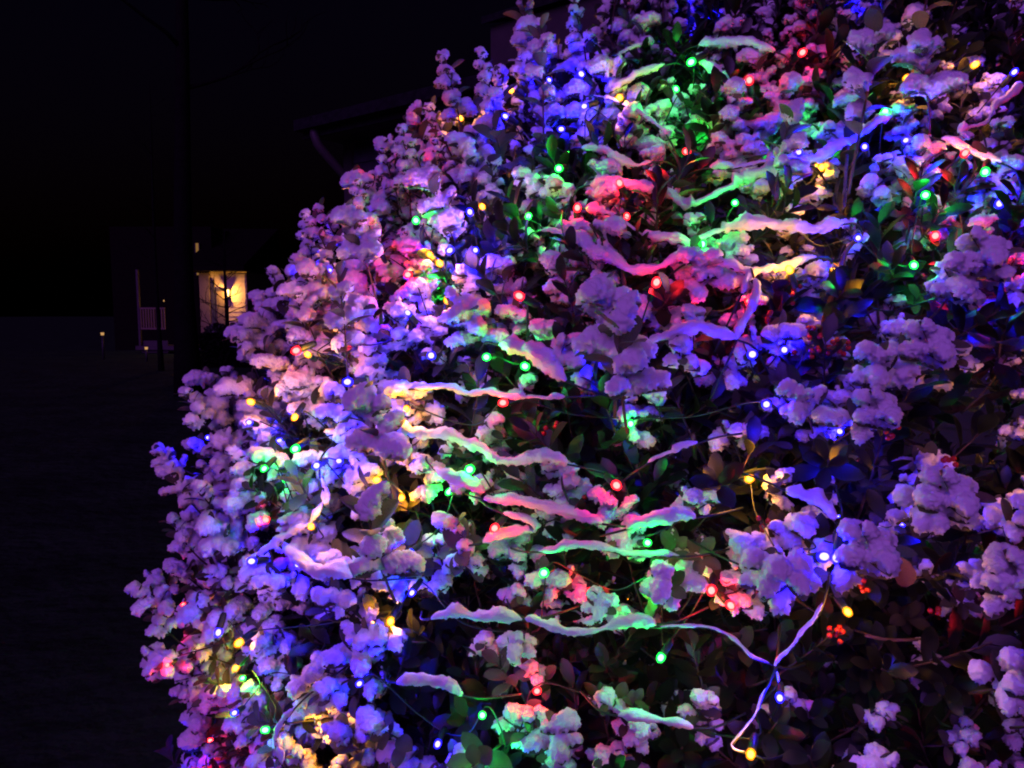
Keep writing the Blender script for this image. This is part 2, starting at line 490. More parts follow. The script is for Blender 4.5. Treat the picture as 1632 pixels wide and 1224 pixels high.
def hedge(x0, x1, Y, h, label):
    root = empty('low_hedge', (fx((x0 + x1) / 2, Y), Y, 0)); tag(root, label, 'hedge')
    R = random.Random(17); v, f = [], []; w = fx(x1, Y) - fx(x0, Y)
    for i in range(5200):
        c = Vector((R.uniform(-w / 2, w / 2), R.uniform(-.3, .3), 0)); c.z = R.uniform(0.02, h * (0.86 + 0.14 * noise.noise(Vector((c.x * 2.2, 0, 0)))))
        a = Vector((R.gauss(0, 1), R.gauss(0, 1), R.gauss(0, 1))).normalized() * 0.06; b = a.cross(Vector((R.gauss(0, 1), R.gauss(0, 1), 1))).normalized() * 0.035
        k = len(v); v += [c - a, c + b, c + a, c - b]; f.append((k, k + 1, k + 2, k + 3))
    obj('foliage', mesh_from('foliage', v, f, [M_TRUNK], False), root)['kind'] = 'stuff'
    m = MB()
    for k in range(8): m.tube([(-w / 2 + w * (k + .5) / 8, 0, 0), (-w / 2 + w * (k + .5) / 8, 0, h * .7)], .02, 5)
    obj('stems', m.mesh('stems', [M_TRUNK]), root)
hedge(322, 430, 21.5, 1.12, 'low dark hedge hiding the foot of the lit porch wall')

# ------------------------------------------------------------------ the holly bush: its shape
BC = Vector((0.75, 1.95, 0))
BA, BB = 1.45, 0.92
PROFILE = [(0.0, 1.1), (0.3, 1.085), (0.5, 1.075), (0.7, 1.074), (0.9, 1.07), (1.1, 1.042), (1.3, 1.011), (1.5, 0.95), (1.7, 0.781), (1.9, 0.627), (2.1, 0.465), (2.3, 0.251), (2.46, 0.13805), (2.58, 0.0)]
PZ = [a for a, b in PROFILE]; PS = [b for a, b in PROFILE]
def s_of(z): return float(np.interp(z, PZ, PS))
def field(p):
    """<0 inside the bush, roughly metres outside its leafy surface"""
    z = p.z
    s = s_of(z)
    e = math.hypot((p.x - BC.x) / BA, (p.y - BC.y) / BB)
    lump = 0.055 * noise.noise(Vector((p.x * 2.6, p.y * 2.6, z * 3.1)))
    top = max(0.0, z - 2.58)
    return (e - s) * 1.15 - lump + top
def normal_at(p):
    h = 0.02
    g = Vector((field(p + Vector((h, 0, 0))) - field(p - Vector((h, 0, 0))),
                field(p + Vector((0, h, 0))) - field(p - Vector((0, h, 0))),
                field(p + Vector((0, 0, h))) - field(p - Vector((0, 0, h)))))
    return g.normalized() if g.length > 1e-6 else Vector((0, -1, 0))
def surf(px, py, off=0.0):
    """point of the bush's surface (moved out by off) seen along a pixel; for a ray that misses, the nearest pass"""
    d = ray(px, py)
    best, bt, t, prev = 9, 1.5, 0.5, None
    while t < 4.0:
        q = CAM + d * t
        F = field(q) - off
        if F < best: best, bt = F, t
        if F <= 0: break
        t += min(0.05, max(0.008, F * 0.5))
    return CAM + d * bt

# where the photograph looks into dark hollows between the boughs (centre and half-size in photograph pixels)
HOLLOWS = [(1150, 345, 85, 26), (1210, 400, 60, 22), (1270, 465, 40, 30), (1400, 490, 60, 45), (1470, 690, 60, 40), (1565, 665, 70, 60),
           (740, 602, 60, 26), (860, 690, 85, 42), (870, 540, 38, 42), (1060, 500, 45, 34), (870, 770, 95, 34), (1090, 760, 85, 42),
           (1150, 1110, 110, 100), (1370, 1110, 140, 120), (990, 1075, 90, 55), (770, 893, 52, 24), (1440, 1000, 80, 50), (690, 1155, 60, 50),
           (1330, 770, 70, 30), (1540, 780, 60, 50), (725, 1050, 55, 34), (1000, 690, 40, 40), (1560, 1090, 50, 40), (620, 1160, 40, 40)]
def hollow(px, py):
    b = 9.0
    for cx, cy_, rx, ry in HOLLOWS:
        b = min(b, math.hypot((px - cx) / rx, (py - cy_) / ry))
    return b

# ------------------------------------------------------------------ light strings: where the bulbs and the snow-laden wires are
BULBS = {
 'b': [(879,130),(931,122),(810,188),(936,168),(900,206),(1273,244),(1379,237),(1612,120),(1367,377),(750,342),(722,396),(759,400),(689,568),
       (653,502),(560,608),(572,702),(508,740),(400,674),(407,894),(1197,566),(1220,645),(657,878),(350,1001),(377,1134),(577,1087),(1243,1107)],
 'g': [(1107,96),(1080,146),(841,347),(1172,324),(1116,395),(663,354),(893,268),(1410,178),(1571,270),(1474,311),(778,569),(752,746),(870,911),
       (1029,865),(1057,1042),(769,1139),(429,1163),(475,712),(425,743)],
 'r': [(1275,87),(1195,133),(990,297),(920,336),(834,475),(1044,456),(807,641),(979,770),(792,838),(1578,403),(608,404),(562,545),(479,556),
       (1099,243),(1534,249),(270,1058),(655,437)],
 'y': [(801,112),(990,158),(771,332),(688,409),(697,417),(713,483),(493,567),(405,643),(473,660),(648,649),(1260,436),(497,841),(387,1020),
       (1347,970),(1198,1195),(1441,128),(1548,107),(605,766)],
}
# bulbs known by spill, mostly buried; blue extras added in front brighten lower-right snow
SPILL_BULBS = {
 'b': [(530,430),(1440,225),(1275,925),(1335,880),(1245,898),(1305,888),(1225,925),(1520,470),(545,735),(660,940),(1340,690),(480,900),(640,520),(1130,40),(1340,30),(1590,330),(700,1180),(850,140),(1430,830),(1250,560),(450,700),(960,560),(1620,520)],
 'g': [(1265,205),(1005,672),(720,780),(1045,930),(905,245),(800,1205),(580,590),(390,1080),(460,760),(1455,420),(1090,215),(840,585),(700,455)],
 'r': [(835,850),(840,1020),(1135,935),(1100,490),(940,940),(340,1180),(560,455),(1160,960),(1490,380),(860,1100),(1000,350),(430,830),(1190,480),(640,250)],
 'y': [(762,262),(1190,765),(520,1160),(625,985),(1270,360),(640,790),(380,1060),(1310,270),(735,190),(560,380),(1330,430),(480,870)],
}
ROPES = [  # (points in photograph pixels, snow thickness in metres)
 ([(880,112),(930,100),(975,92),(1005,78),(1040,68)], .020), ([(975,146),(1010,128),(1060,100)], .016),
 ([(1112,76),(1170,74),(1235,80)], .018), ([(1110,84),(1135,118),(1178,136)], .018),
 ([(945,152),(990,162),(1030,188),(1062,212)], .012), ([(925,236),(975,252),(1010,270),(1042,256)], .016),
 ([(940,292),(1000,300),(1060,312),(1085,326),(1130,320),(1172,300),(1222,282),(1275,266)], .024),
 ([(1130,268),(1200,262),(1260,254),(1300,262),(1335,244),(1390,205),(1425,186)], .020),
 ([(930,334),(985,350),(1030,374),(1075,388),(1108,390)], .020),
 ([(860,368),(920,390),(960,412),(1000,428),(1042,430),(1080,410),(1103,394)], .022),
 ([(1103,388),(1150,372),(1200,364),(1258,368),(1300,372),(1345,362)], .024),
 ([(1120,420),(1160,432),(1200,438),(1240,430),(1305,408)], .017),
 ([(1206,446),(1202,482),(1186,520),(1176,546)], .017), ([(1030,552),(1080,536),(1130,534),(1176,546)], .017),
 ([(795,546),(838,568),(868,590),(900,606)], .032), ([(660,622),(720,625),(770,630),(800,636),(900,632)], .013),
 ([(580,676),(640,690),(700,696),(760,716),(792,734),(850,738),(905,738)], .021), ([(1030,740),(1062,724),(1112,708)], .017),
 ([(690,748),(722,772),(772,782)], .024), ([(772,796),(850,810),(920,826),(962,832)], .021), ([(800,816),(852,846),(770,860)], .020),
 ([(860,876),(960,882),(1085,892)], .012), ([(838,990),(880,1006),(930,1010),(992,998),(1046,996)], .020),
 ([(690,986),(760,986),(832,992)], .020), ([(1050,1000),(1120,998),(1172,1022),(1202,1048),(1228,1062)], .006),
 ([(1312,955),(1292,1000),(1262,1036),(1236,1064),(1240,1092)], .006), ([(1226,1092),(1202,1138),(1166,1182),(1190,1192)], .0035),
 ([(982,1142),(1040,1156),(1104,1162)], .018), ([(630,1088),(690,1094),(740,1104)], .024),
 ([(508,756),(513,812),(470,850),(415,884)], .020), ([(450,876),(500,914),(562,926)], .020),
 ([(1500,226),(1540,240),(1600,262)], .015), ([(1530,216),(1570,196),(1592,168),(1632,140)], .015),
 ([(1180,905),(1240,915),(1300,915),(1325,880),(1335,850)], .024), ([(470,1130),(440,1180),(450,1220)], .013),
 ([(1250,780),(1290,800),(1330,830)], .026), ([(1000,840),(1060,830),(1110,825)], .020), ([(1180,470),(1215,430)], .012),
]

# keep-out list so nothing hides a bulb or a snowy wire: (px, py, radius px, depth)
KEEP = []
bulb_pts = []          # (colour, world point, px, py, from the spill list)
for c, L in BULBS.items():
    for (px, py) in L:
        p = surf(px, py, 0.066)
        if field(p) > 0.07: p = p - normal_at(p) * (field(p) - 0.066)
        bulb_pts.append((c, p, px, py, False))
        KEEP.append((px, py, 13, (p - CAM).length))
for c, L in SPILL_BULBS.items():
    for (px, py) in L:
        p = surf(px, py, {(1275, 925): .15, (1335, 880): .14, (1245, 898): .14, (1305, 888): .15, (1225, 925): .13, (530, 430): .05, (1440, 225): .06, (1520, 470): .07, (545, 735): .04}.get((px, py), -0.035))
        bulb_pts.append((c, p, px, py, True))
rope_paths = []
for pts, th in ROPES:
    P = [surf(a, b, 0.048 + 0.012 * math.sin(a * 0.7 + b)) for a, b in pts]
    # keep one rope from jumping in depth between neighbouring points
    D = [(q - CAM).length for q in P]
    for _ in range(2):
        D = [D[i] if i in (0, len(D) - 1) else (D[i - 1] + 2 * D[i] + D[i + 1]) / 4 for i in range(len(D))]
    P = [CAM + (q - CAM).normalized() * d for q, d in zip(P, D)]
    path = smooth_path(P, 0.004)
    path = [q + Vector((0.006 * noise.noise(q * 22), 0.006 * noise.noise(q * 22 + Vector((9, 0, 0))), 0.010 * noise.noise(q * 17 + Vector((0, 9, 0))))) for q in path]
    rope_paths.append((path, th, pts))
    for q in path[::4]:
        a = proj(q); KEEP.append((a[0], a[1], 8, a[2]))
KEEP_A = np.array(KEEP)
def blocked(px, py, d, r):
    k = KEEP_A
    return bool(np.any((np.hypot(k[:, 0] - px, k[:, 1] - py) < k[:, 2] + r) & (d < k[:, 3] + 0.02)))

# ------------------------------------------------------------------ leaf, snow and sprig prototypes
def leaf_mesh(name, mat, L=1.0, W=0.24, fold=0.16, curl=0.22, coarse=False):
    """unit-length leaf along +x, upper side +z, blade folded at the midrib and curled, with a short stalk"""
    xs = [0.0, 0.10, 0.25, 0.42, 0.6, 0.78, 0.92, 1.0]
    ws = [0.015, 0.085, 0.17, 0.225, 0.245, 0.215, 0.13, 0.02]
    v, f = [], []
    if coarse:
        for x, w in zip((0.0, 0.25, 0.6, 0.86, 1.0), (0.02, 0.17, 0.245, 0.17, 0.02)):
            z = -curl * (x - 0.3) ** 2; w *= W / 0.245
            v += [(x, -w, z + fold * w), (x, 0, z - 0.012), (x, w, z + fold * w)]
        for i in range(4):
            for k in range(2):
                a = i * 3 + k; f.append((a, a + 1, a + 4, a + 3))
        return mesh_from(name, v, f, [mat])
    for x, w in zip(xs, ws):
        z = -curl * (x - 0.3) ** 2
        w *= W / 0.245
        v += [(x, -w, z + fold * w), (x, -w * 0.5, z + fold * w * 0.35), (x, 0, z - 0.012), (x, w * 0.5, z + fold * w * 0.35), (x, w, z + fold * w)]
    for i in range(len(xs) - 1):
        for k in range(4):
            a = i * 5 + k
            f.append((a, a + 1, a + 6, a + 5))
    return mesh_from(name, v, f, [mat])
LEAF = leaf_mesh('leaf', M_LEAF, W=0.26)
LEAF_B = leaf_mesh('leaf', M_LEAF, W=0.30, fold=0.3, curl=0.35)
LEAF_IN = leaf_mesh('leaf', M_LEAF_SHADE, W=0.24, coarse=True)

_ico = None
def ico():
    global _ico
    if _ico is None:
        import bmesh
        bm = bmesh.new(); bmesh.ops.create_icosphere(bm, subdivisions=2, radius=1.0)
        bm.verts.ensure_lookup_table()
        _ico = ([v.co.copy() for v in bm.verts], [tuple(x.index for x in f.verts) for f in bm.faces]); bm.free()
    return _ico
TMP = bpy.data.collections.new('workbench')
COL.children.link(TMP)
def snow_blob(name, balls, voxel, seed, rough=1.0):
    """balls: (centre, rx, rz) ellipsoids fused into one lump of snow with a crumbly skin"""
    iv, jf = ico()
    m = MB()
    for c, rx, rz in balls:
        m.add([Vector((c.x + p.x * rx, c.y + p.y * rx, c.z + p.z * rz)) for p in iv], jf)
    me = mesh_from(name, m.v, m.f, [])
    o = bpy.data.objects.new(name, me); TMP.objects.link(o)
    md = o.modifiers.new('r', 'REMESH'); md.mode = 'VOXEL'; md.voxel_size = voxel
    sm = o.modifiers.new('s', 'SMOOTH'); sm.factor = 0.5; sm.iterations = 3
    dg = bpy.context.evaluated_depsgraph_get(); dg.update()
    out = bpy.data.meshes.new_from_object(o.evaluated_get(dg), depsgraph=dg)
    bpy.data.objects.remove(o); bpy.data.meshes.remove(me)
    n = len(out.vertices)
    co = np.empty(n * 3); out.vertices.foreach_get('co', co); co = co.reshape(-1, 3)
    no = np.empty(n * 3); out.vertices.foreach_get('normal', no); no = no.reshape(-1, 3)
    off = np.empty(n)
    for i in range(n):
        p = Vector(co[i]) + Vector((seed * 1.7, seed * 0.3, seed))
        low = max(0.0, 0.35 - no[i, 2])
        off[i] = (0.0042 * noise.noise(p * 48) + (0.0028 + 0.0034 * low) * noise.noise(p * 150) * rough + (0.0022 + 0.0034 * low) * noise.noise(p * 340) * rough)
    co += no * off[:, None]
    out.vertices.foreach_set('co', co.ravel())
    out.materials.clear(); out.materials.append(M_SNOW)
    out.polygons.foreach_set('use_smooth', np.ones(len(out.polygons), dtype=bool))
    out.name = name
    out.update()
    return out

def frame(d, n):
    d = d.normalized(); n = (n - d * n.dot(d)).normalized(); y = n.cross(d)
    return Matrix(((d.x, y.x, n.x), (d.y, y.y, n.y), (d.z, y.z, n.z))).to_4x4()

def make_sprig(i, elev, length, nleaf, leaf_len, style, snow, R):
    """local frame: base at origin, growing towards +x and up. Returns stem mesh, leaves [(mesh, matrix)], clumps [mesh]"""
    e = math.radians(elev)
    pts, p, d = [], Vector((0, 0, 0)), Vector((math.cos(e), 0, math.sin(e)))
    n = 8
    for k in range(n + 1):
        pts.append(p.copy())
        d = (d + Vector((R.uniform(-.08, .08), R.uniform(-.10, .10), 0.05 + R.uniform(-.05, .05)))).normalized()
        p = p + d * (length / n)
    m = MB(); m.tube(pts, [0.0024 * (1 - 0.5 * k / n) for k in range(n + 1)], 5)
    leaves, per_leaf = [], []
    az = R.uniform(0, 6.28)
    for k in range(nleaf):
        t = 0.30 + 0.70 * (k + 0.6) / nleaf
        j = min(n - 1, int(t * n)); q = pts[j].lerp(pts[j + 1], t * n - j)
        ax = (pts[j + 1] - pts[j]).normalized()
        u = ax.cross(Vector((0.1, 0.2, 1))).normalized(); w = u.cross(ax)
        az += 2.4 + R.uniform(-.35, .35)
        rad = u * math.cos(az) + w * math.sin(az)
        phi = math.radians(72 - 38 * (t - .3) / .7 + R.uniform(-12, 12))
        ld = (ax * math.cos(phi) + rad * math.sin(phi) + Vector((0, 0, -0.10 * snow))).normalized()
        nn = ax - ld * ax.dot(ld)
        if nn.z < -0.35: nn = -nn
        nn = (nn.normalized() + Vector((0, 0, 0.45)) + Vector((R.uniform(-.25, .25), R.uniform(-.25, .25), 0))).normalized()
        ll = leaf_len * R.uniform(.78, 1.15) * (0.82 if t > .9 else 1)
        M = frame(ld, nn); M = Matrix.Translation(q) @ M @ Matrix.Scale(ll, 4)
        leaves.append((LEAF if R.random() < .6 else LEAF_B, M))
        N = Vector(M.col[2][:3]).normalized()
        balls = []
        if R.random() < snow * 0.84:
            up = Vector((0, 0, 1))
            amt = max(0.28, min(1.0, 0.35 + 0.75 * N.z)) * R.uniform(.8, 1.15)
            if style == 'ball':
                r = ll * R.uniform(.34, .46) * (0.65 + .35 * amt)
                c = q + ld * ll * 0.55 + N * r * 0.45 + up * r * .3
                balls.append((c, r, r * R.uniform(.75, .98)))
                balls.append((c + ld * r * .6 - up * r * .25, r * .75, r * .7))
            else:
                for tt, rr in ((.22, .26), (.46, .35), (.70, .34), (.90, .25)):
                    r = ll * rr * amt * R.uniform(.9, 1.15)
                    c = q + ld * ll * tt + N * r * 0.55 + up * r * 0.35 + Vector((R.uniform(-1, 1), R.uniform(-1, 1), 0)) * r * .22
                    balls.append((c, r, r * R.uniform(.74, .98)))
        per_leaf.append((t, balls))
    clumps = []
    vox = 0.0024
    big, k = [], 0
    for t, balls in per_leaf:
        if not balls: continue
        if style == 'mass' or (style == 'star' and t > 0.58): big += balls
        else:
            clumps.append(balls)
    if big:
        tip = pts[-1]
        big.append((tip + Vector((0, 0, leaf_len * .08)), leaf_len * .30, leaf_len * .27))
        if style == 'mass':
            for _ in range(5):
                q = pts[R.randint(4, n)]
                big.append((q + Vector((R.uniform(-.02, .02), R.uniform(-.025, .025), R.uniform(.008, .022))), leaf_len * R.uniform(.28, .45), leaf_len * R.uniform(.24, .34)))
        clumps.insert(0, big)
    meshes = [snow_blob('snow_clump', b, vox, i * 13 + j, 1.0) for j, b in enumerate(clumps)]
    return m, leaves, meshes

SPECS = [  # elevation, length, leaves, leaf length, style, snowiness
 (12, .13, 8, .050, 'star', .95), (25, .14, 9, .052, 'star', .95), (40, .15, 9, .050, 'star', .9), (58, .15, 9, .048, 'star', .9),
 (75, .17, 10, .050, 'star', .85), (15, .12, 8, .052, 'mass', 1.0), (32, .13, 9, .050, 'mass', 1.0), (50, .14, 9, .048, 'mass', .95),
 (22, .13, 10, .038, 'ball', .9), (45, .14, 11, .038, 'ball', .9), (65, .16, 11, .040, 'ball', .9), (80, .18, 9, .048, 'ball', .75),
 (5, .13, 8, .048, 'ball', .8), (35, .15, 9, .050, 'star', .65), (60, .16, 9, .052, 'star', .6), (-8, .13, 8, .052, 'star', .8),
 (82, .24, 11, .050, 'ball', .35), (80, .22, 12, .044, 'ball', .85),
]
SPRIGS = []
for i, sp in enumerate(SPECS):
    SPRIGS.append(make_sprig(i, *sp, random.Random(100 + i)))

def join_meshes(name, items, mats):
    """items: (mesh, matrix); materials are looked up by identity in mats"""
    V, F, MI, k = [], [], [], 0
    for me, M in items:
        n = len(me.vertices); co = np.empty(n * 3); me.vertices.foreach_get('co', co); co = co.reshape(-1, 3)
        A = np.array(M); co = co @ A[:3, :3].T + A[:3, 3]
        V.append(co)
        mi = mats.index(me.materials[0]) if me.materials else 0
        for p in me.polygons:
            F.append(tuple(q + k for q in p.vertices)); MI.append(mi)
        k += n
    return mesh_from(name, np.vstack(V), F, mats, True, MI)
I4 = Matrix.Identity(4)
PROTO = []     # (stem mesh, leaves, clump meshes, joined foliage, joined snow)
for m, leaves, clumps in SPRIGS:
    stem = m.mesh('stem', [M_STEM])
    fol = join_meshes('foliage', [(stem, I4)] + leaves, [M_STEM, M_LEAF])
    sn = join_meshes('snow', [(c, I4) for c in clumps], [M_SNOW])
    PROTO.append((stem, leaves, clumps, fol, sn))
# sprigs of the dark interior: no snow
INNER = []
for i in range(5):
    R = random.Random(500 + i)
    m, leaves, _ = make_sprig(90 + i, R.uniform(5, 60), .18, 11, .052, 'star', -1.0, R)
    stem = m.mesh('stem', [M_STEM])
    INNER.append(join_meshes('inner_foliage', [(stem, I4)] + [(LEAF_IN, M) for _, M in leaves], [M_STEM, M_LEAF_SHADE]))

# ------------------------------------------------------------------ placing the sprigs
BUSH = empty('holly_bush', (BC.x, BC.y, 0))
tag(BUSH, 'large snow-laden holly bush wound with coloured light strings', 'bush')
B_INV = Matrix.Translation(-Vector((BC.x, BC.y, 0)))

placed = []    # dict(type, loc, rot, scale, front, depth)
grid = {}
def far_enough(p, r):
    k = (int(p.x / .1), int(p.y / .1), int(p.z / .1))
    for a in (-1, 0, 1):
        for b in (-1, 0, 1):
            for c in (-1, 0, 1):
                for q in grid.get((k[0] + a, k[1] + b, k[2] + c), ()):
                    if (q - p).length < r: return False
    grid.setdefault(k, []).append(p)
    return True
def choose_type(z, R, ny):
    if z > 2.05: T = [3, 4, 10, 17, 7, 9, 10, 11]
    elif z > 1.7: T = [2, 3, 4, 7, 9, 10, 13, 9, 8]
    elif z > 1.2: T = [0, 1, 2, 8, 6, 7, 8, 9, 13, 3]
    else: T = [0, 1, 2, 6, 8, 8, 9, 12, 13, 15]
    return R.choice(T)
CENTRES = [sum((M.translation + Vector(M.col[0][:3]) * .5 for _, M in p[1]), Vector()) / len(p[1]) for p in PROTO]
def sprig_centre(tt, base, nrm, sc):
    return base + Matrix.Rotation(math.atan2(nrm.y, nrm.x), 3, 'Z') @ (CENTRES[tt] * sc)
R = random.Random(77)
def place(tip, nrm, tt, sc, inset, R, snow=True, yaw_j=0.6, layer=0):
    yaw = math.atan2(nrm.y, nrm.x) + R.uniform(-yaw_j, yaw_j)
    rot = Euler((R.uniform(-.16, .16), R.uniform(-.16, .16), yaw))
    base = tip - nrm * inset
    placed.append(dict(t=tt, loc=base, rot=rot, s=sc, mir=R.random() < .5, snow=snow, layer=layer, tip=tip))
n_try = 0
counts = [0, 0]
while n_try < 42000:
    n_try += 1
    th = R.uniform(0, 2 * math.pi); z = R.uniform(0.12, 2.56)
    s = s_of(z)
    q = Vector((BC.x + s * BA * math.cos(th), BC.y + s * BB * math.sin(th), z))
    if R.random() > 0.25 + 0.75 * s: continue
    nrm = normal_at(q)
    q = q - nrm * field(q)
    pr = proj(q)
    facing = nrm.dot((CAM - q).normalized())
    vis = pr is not None and facing > -0.30 and -160 < pr[0] < 1800 and -160 < pr[1] < 1400
    if not far_enough(q, 0.051 if vis else 0.13): continue
    tt = choose_type(z, R, nrm.z)
    sc = R.uniform(.74, 1.12) * float(np.interp(math.hypot(q.x - BC.x + 1.2, q.y - BC.y), [0.6, 1.5], [1.02, .76]))
    depth_in = R.uniform(-0.03, 0.07)
    snow = R.random() > 0.12
    if vis:
        h = hollow(pr[0], pr[1])
        if h < 1.0:
            depth_in += 0.20; snow = R.random() < 0.25; tt = R.choice([13, 14, 12, 8])
        elif h < 1.25:
            depth_in += 0.06; snow = R.random() < 0.75
        if pr[0] > 1320 and pr[1] > 560 and h >= 1.0:
            if R.random() < 0.15: snow = False; depth_in += 0.08
    if vis and abs(facing) < 0.28 and R.random() < 0.4:
        depth_in -= 0.045; tt = R.choice([3, 4, 10, 17, 11, 9, 14])
    tip = q - nrm * depth_in
    if vis:
        # slide it inward, behind the wires and bulbs it would hide
        for _ in range(4):
            c = sprig_centre(tt, tip - nrm * 0.095, nrm, sc)
            pt = proj(c); dist = (c - CAM).length
            if not blocked(pt[0], pt[1], dist - 0.03, 0.041 * sc * FPX / dist): break
            tip = tip - nrm * 0.05
    place(tip, nrm, tt, sc, 0.095, R, snow, layer=0 if vis else 2)
print('sprigs', len(placed))

# shoots that stand out of the outline or in front of the mass (base px, tip-type, scale)
for (px, py, off, tt, sc) in [(490, 455, .03, 17, .9), (655, 345, .02, 17, .85), (640, 340, .02, 10, .9), (742, 245, .02, 17, 1.0),
                              (705, 235, .02, 10, 1.0), (822, 118, .02, 16, 1.15), (1450, 135, .03, 16, 1.15), (1352, 310, .06, 16, 1.15),
                              (868, 235, .05, 16, .95), (560, 425, .02, 10, .9), (980, 665, .06, 4, 1.15), (1000, 690, .07, 14, 1.1), (1300, 60, .02, 16, 1.0), (1060, 60, .0, 16, 1.0),
                              (1480, 230, .03, 4, 1.0), (1230, 330, .02, 14, .9), (625, 800, .05, 4, 1.1), (630, 960, .05, 14, 1.15), (560, 640, .05, 16, .9), (600, 480, .05, 4, .95),
                              (270, 940, .02, 6, .7),
                              (1410, 605, .03, 6, .9), (1385, 640, .03, 1, .8), (1520, 490, .03, 6, .95), (1480, 510, .02, 1, .8), (1330, 705, .03, 6, .8), (1295, 690, .02, 1, .75), (1430, 835, .02, 6, .95),
                              (1480, 840, .02, 1, .8), (1560, 955, .03, 6, 1.0), (1530, 940, .02, 1, .8), (1600, 1095, .03, 1, 1.0), (1545, 1105, .03, 6, .9), (1610, 1160, .03, 1, .9),
                              (1250, 935, .03, 5, .9), (1300, 925, .03, 6, 1.0), (1205, 945, .02, 1, .8), (1560, 850, .02, 6, .7),
                              (505, 485, .02, 17, .7), (545, 450, .02, 10, .9), (598, 420, .02, 17, .75), (695, 335, .02, 10, .9), (790, 225, .02, 17, .8), (880, 150, .02, 4, .9),
                              (935, 110, .02, 10, .9), (1020, 45, .02, 17, .9), (350, 700, .02, 9, .9), (330, 830, .02, 3, .9),
                              (300, 1070, .02, 6, .9), (295, 1030, .02, 9, .9), (300, 980, .02, 1, .85), (330, 900, .02, 9, .9), (285, 760, .02, 1, .8)]:
    q = surf(px, py, off)
    nrm = normal_at(q)
    if field(q) > off: q = q - nrm * (field(q) - 0.5 * off)
    placed.append(dict(t=tt, loc=q, rot=Euler((R.uniform(-.1, .1), R.uniform(-.1, .1), math.atan2(nrm.y, nrm.x) + R.uniform(-.4, .4))), s=sc, mir=False, snow=True, layer=0, tip=q + Vector((0, 0, .1 * sc)), hero=True))

def instancer(name, protos, items, parent, realize=False):
    """one mesh of points that a node tree dresses with the prototypes"""
    coll = bpy.data.collections.new(name + '_kinds')
    for i, me in enumerate(protos):
        coll.objects.link(bpy.data.objects.new('%s_kind_%02d' % (name, i), me))
    me = bpy.data.meshes.new(name)
    n = len(items)
    me.vertices.add(n)
    me.vertices.foreach_set('co', np.array([tuple(B_INV @ d['loc']) for d in items], dtype=np.float32).ravel())
    a = me.attributes.new('turn', 'FLOAT_VECTOR', 'POINT'); a.data.foreach_set('vector', np.array([tuple(d['rot']) for d in items], dtype=np.float32).ravel())
    a = me.attributes.new('size', 'FLOAT_VECTOR', 'POINT'); a.data.foreach_set('vector', np.array([(d['s'], -d['s'] if d['mir'] else d['s'], d['s']) for d in items], dtype=np.float32).ravel())
    a = me.attributes.new('kind', 'INT', 'POINT'); a.data.foreach_set('value', np.array([d['t'] for d in items], dtype=np.int32))
    o = obj(name, me, parent)
    nt = bpy.data.node_groups.new(name, 'GeometryNodeTree')
    nt.interface.new_socket('Geometry', in_out='INPUT', socket_type='NodeSocketGeometry')
    nt.interface.new_socket('Geometry', in_out='OUTPUT', socket_type='NodeSocketGeometry')
    N, Lk = nt.nodes, nt.links
    gi, go = N.new('NodeGroupInput'), N.new('NodeGroupOutput')
    ci = N.new('GeometryNodeCollectionInfo'); ci.inputs['Collection'].default_value = coll
    ci.inputs['Separate Children'].default_value = True; ci.inputs['Reset Children'].default_value = True
    ip = N.new('GeometryNodeInstanceOnPoints'); ip.inputs['Pick Instance'].default_value = True
    def attr(nm, ty):
        k = N.new('GeometryNodeInputNamedAttribute'); k.data_type = ty; k.inputs['Name'].default_value = nm
        return [s for s in k.outputs if s.enabled and s.name == 'Attribute'][0]
    Lk.new(gi.outputs[0], ip.inputs['Points'])
    Lk.new(ci.outputs[0], ip.inputs['Instance'])
    Lk.new(attr('kind', 'INT'), ip.inputs['Instance Index'])
    Lk.new(attr('turn', 'FLOAT_VECTOR'), ip.inputs['Rotation'])
    Lk.new(attr('size', 'FLOAT_VECTOR'), ip.inputs['Scale'])
    if realize:
        rz = N.new('GeometryNodeRealizeInstances'); Lk.new(ip.outputs[0], rz.inputs[0]); Lk.new(rz.outputs[0], go.inputs[0])
    else:
        Lk.new(ip.outputs[0], go.inputs[0])
    md = o.modifiers.new('dress', 'NODES'); md.node_group = nt
    o['kind'] = 'stuff'
    return o

# the largest sprigs become parts of their own, with their leaves and snow as sub-parts
def show_size(d):
    pr = proj(d['tip'])
    if pr is None or d['layer'] or not d['snow'] or not (-20 < pr[0] < 1652 and -20 < pr[1] < 1244): return 0
    return d['s'] / pr[2] * (1.6 if d.get('hero') else 1)
order = sorted(placed, key=show_size, reverse=True)
n_leaf = n_clump = 0
rest_fol, rest_snow = [], []
for d in order:
    stem, leaves, clumps, fol, sn = PROTO[d['t']]
    if show_size(d) > 0 and n_clump + len(clumps) <= 310:
        S = Matrix.Diagonal((d['s'], -d['s'] if d['mir'] else d['s'], d['s'], 1))
        o = obj('sprig', stem, BUSH)
        o.matrix_local = B_INV @ Matrix.Translation(d['loc']) @ d['rot'].to_matrix().to_4x4() @ S
        if n_leaf + len(leaves) <= 310:
            for lm, M in leaves:
                c = obj('leaf', lm, o); c.matrix_local = M
            n_leaf += len(leaves)
        else:
            c = obj('leaf_tuft', fol, o); c['kind'] = 'stuff'
        for cm in clumps:
            c = obj('snow_clump', cm, o)
        n_clump += len(clumps)
    else:
        rest_fol.append(d)
        if d['snow']: rest_snow.append(d)
instancer('foliage', [p[3] for p in PROTO], rest_fol, BUSH, True)
instancer('snow_cover', [p[4] for p in PROTO], rest_snow, BUSH)
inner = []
R = random.Random(31)
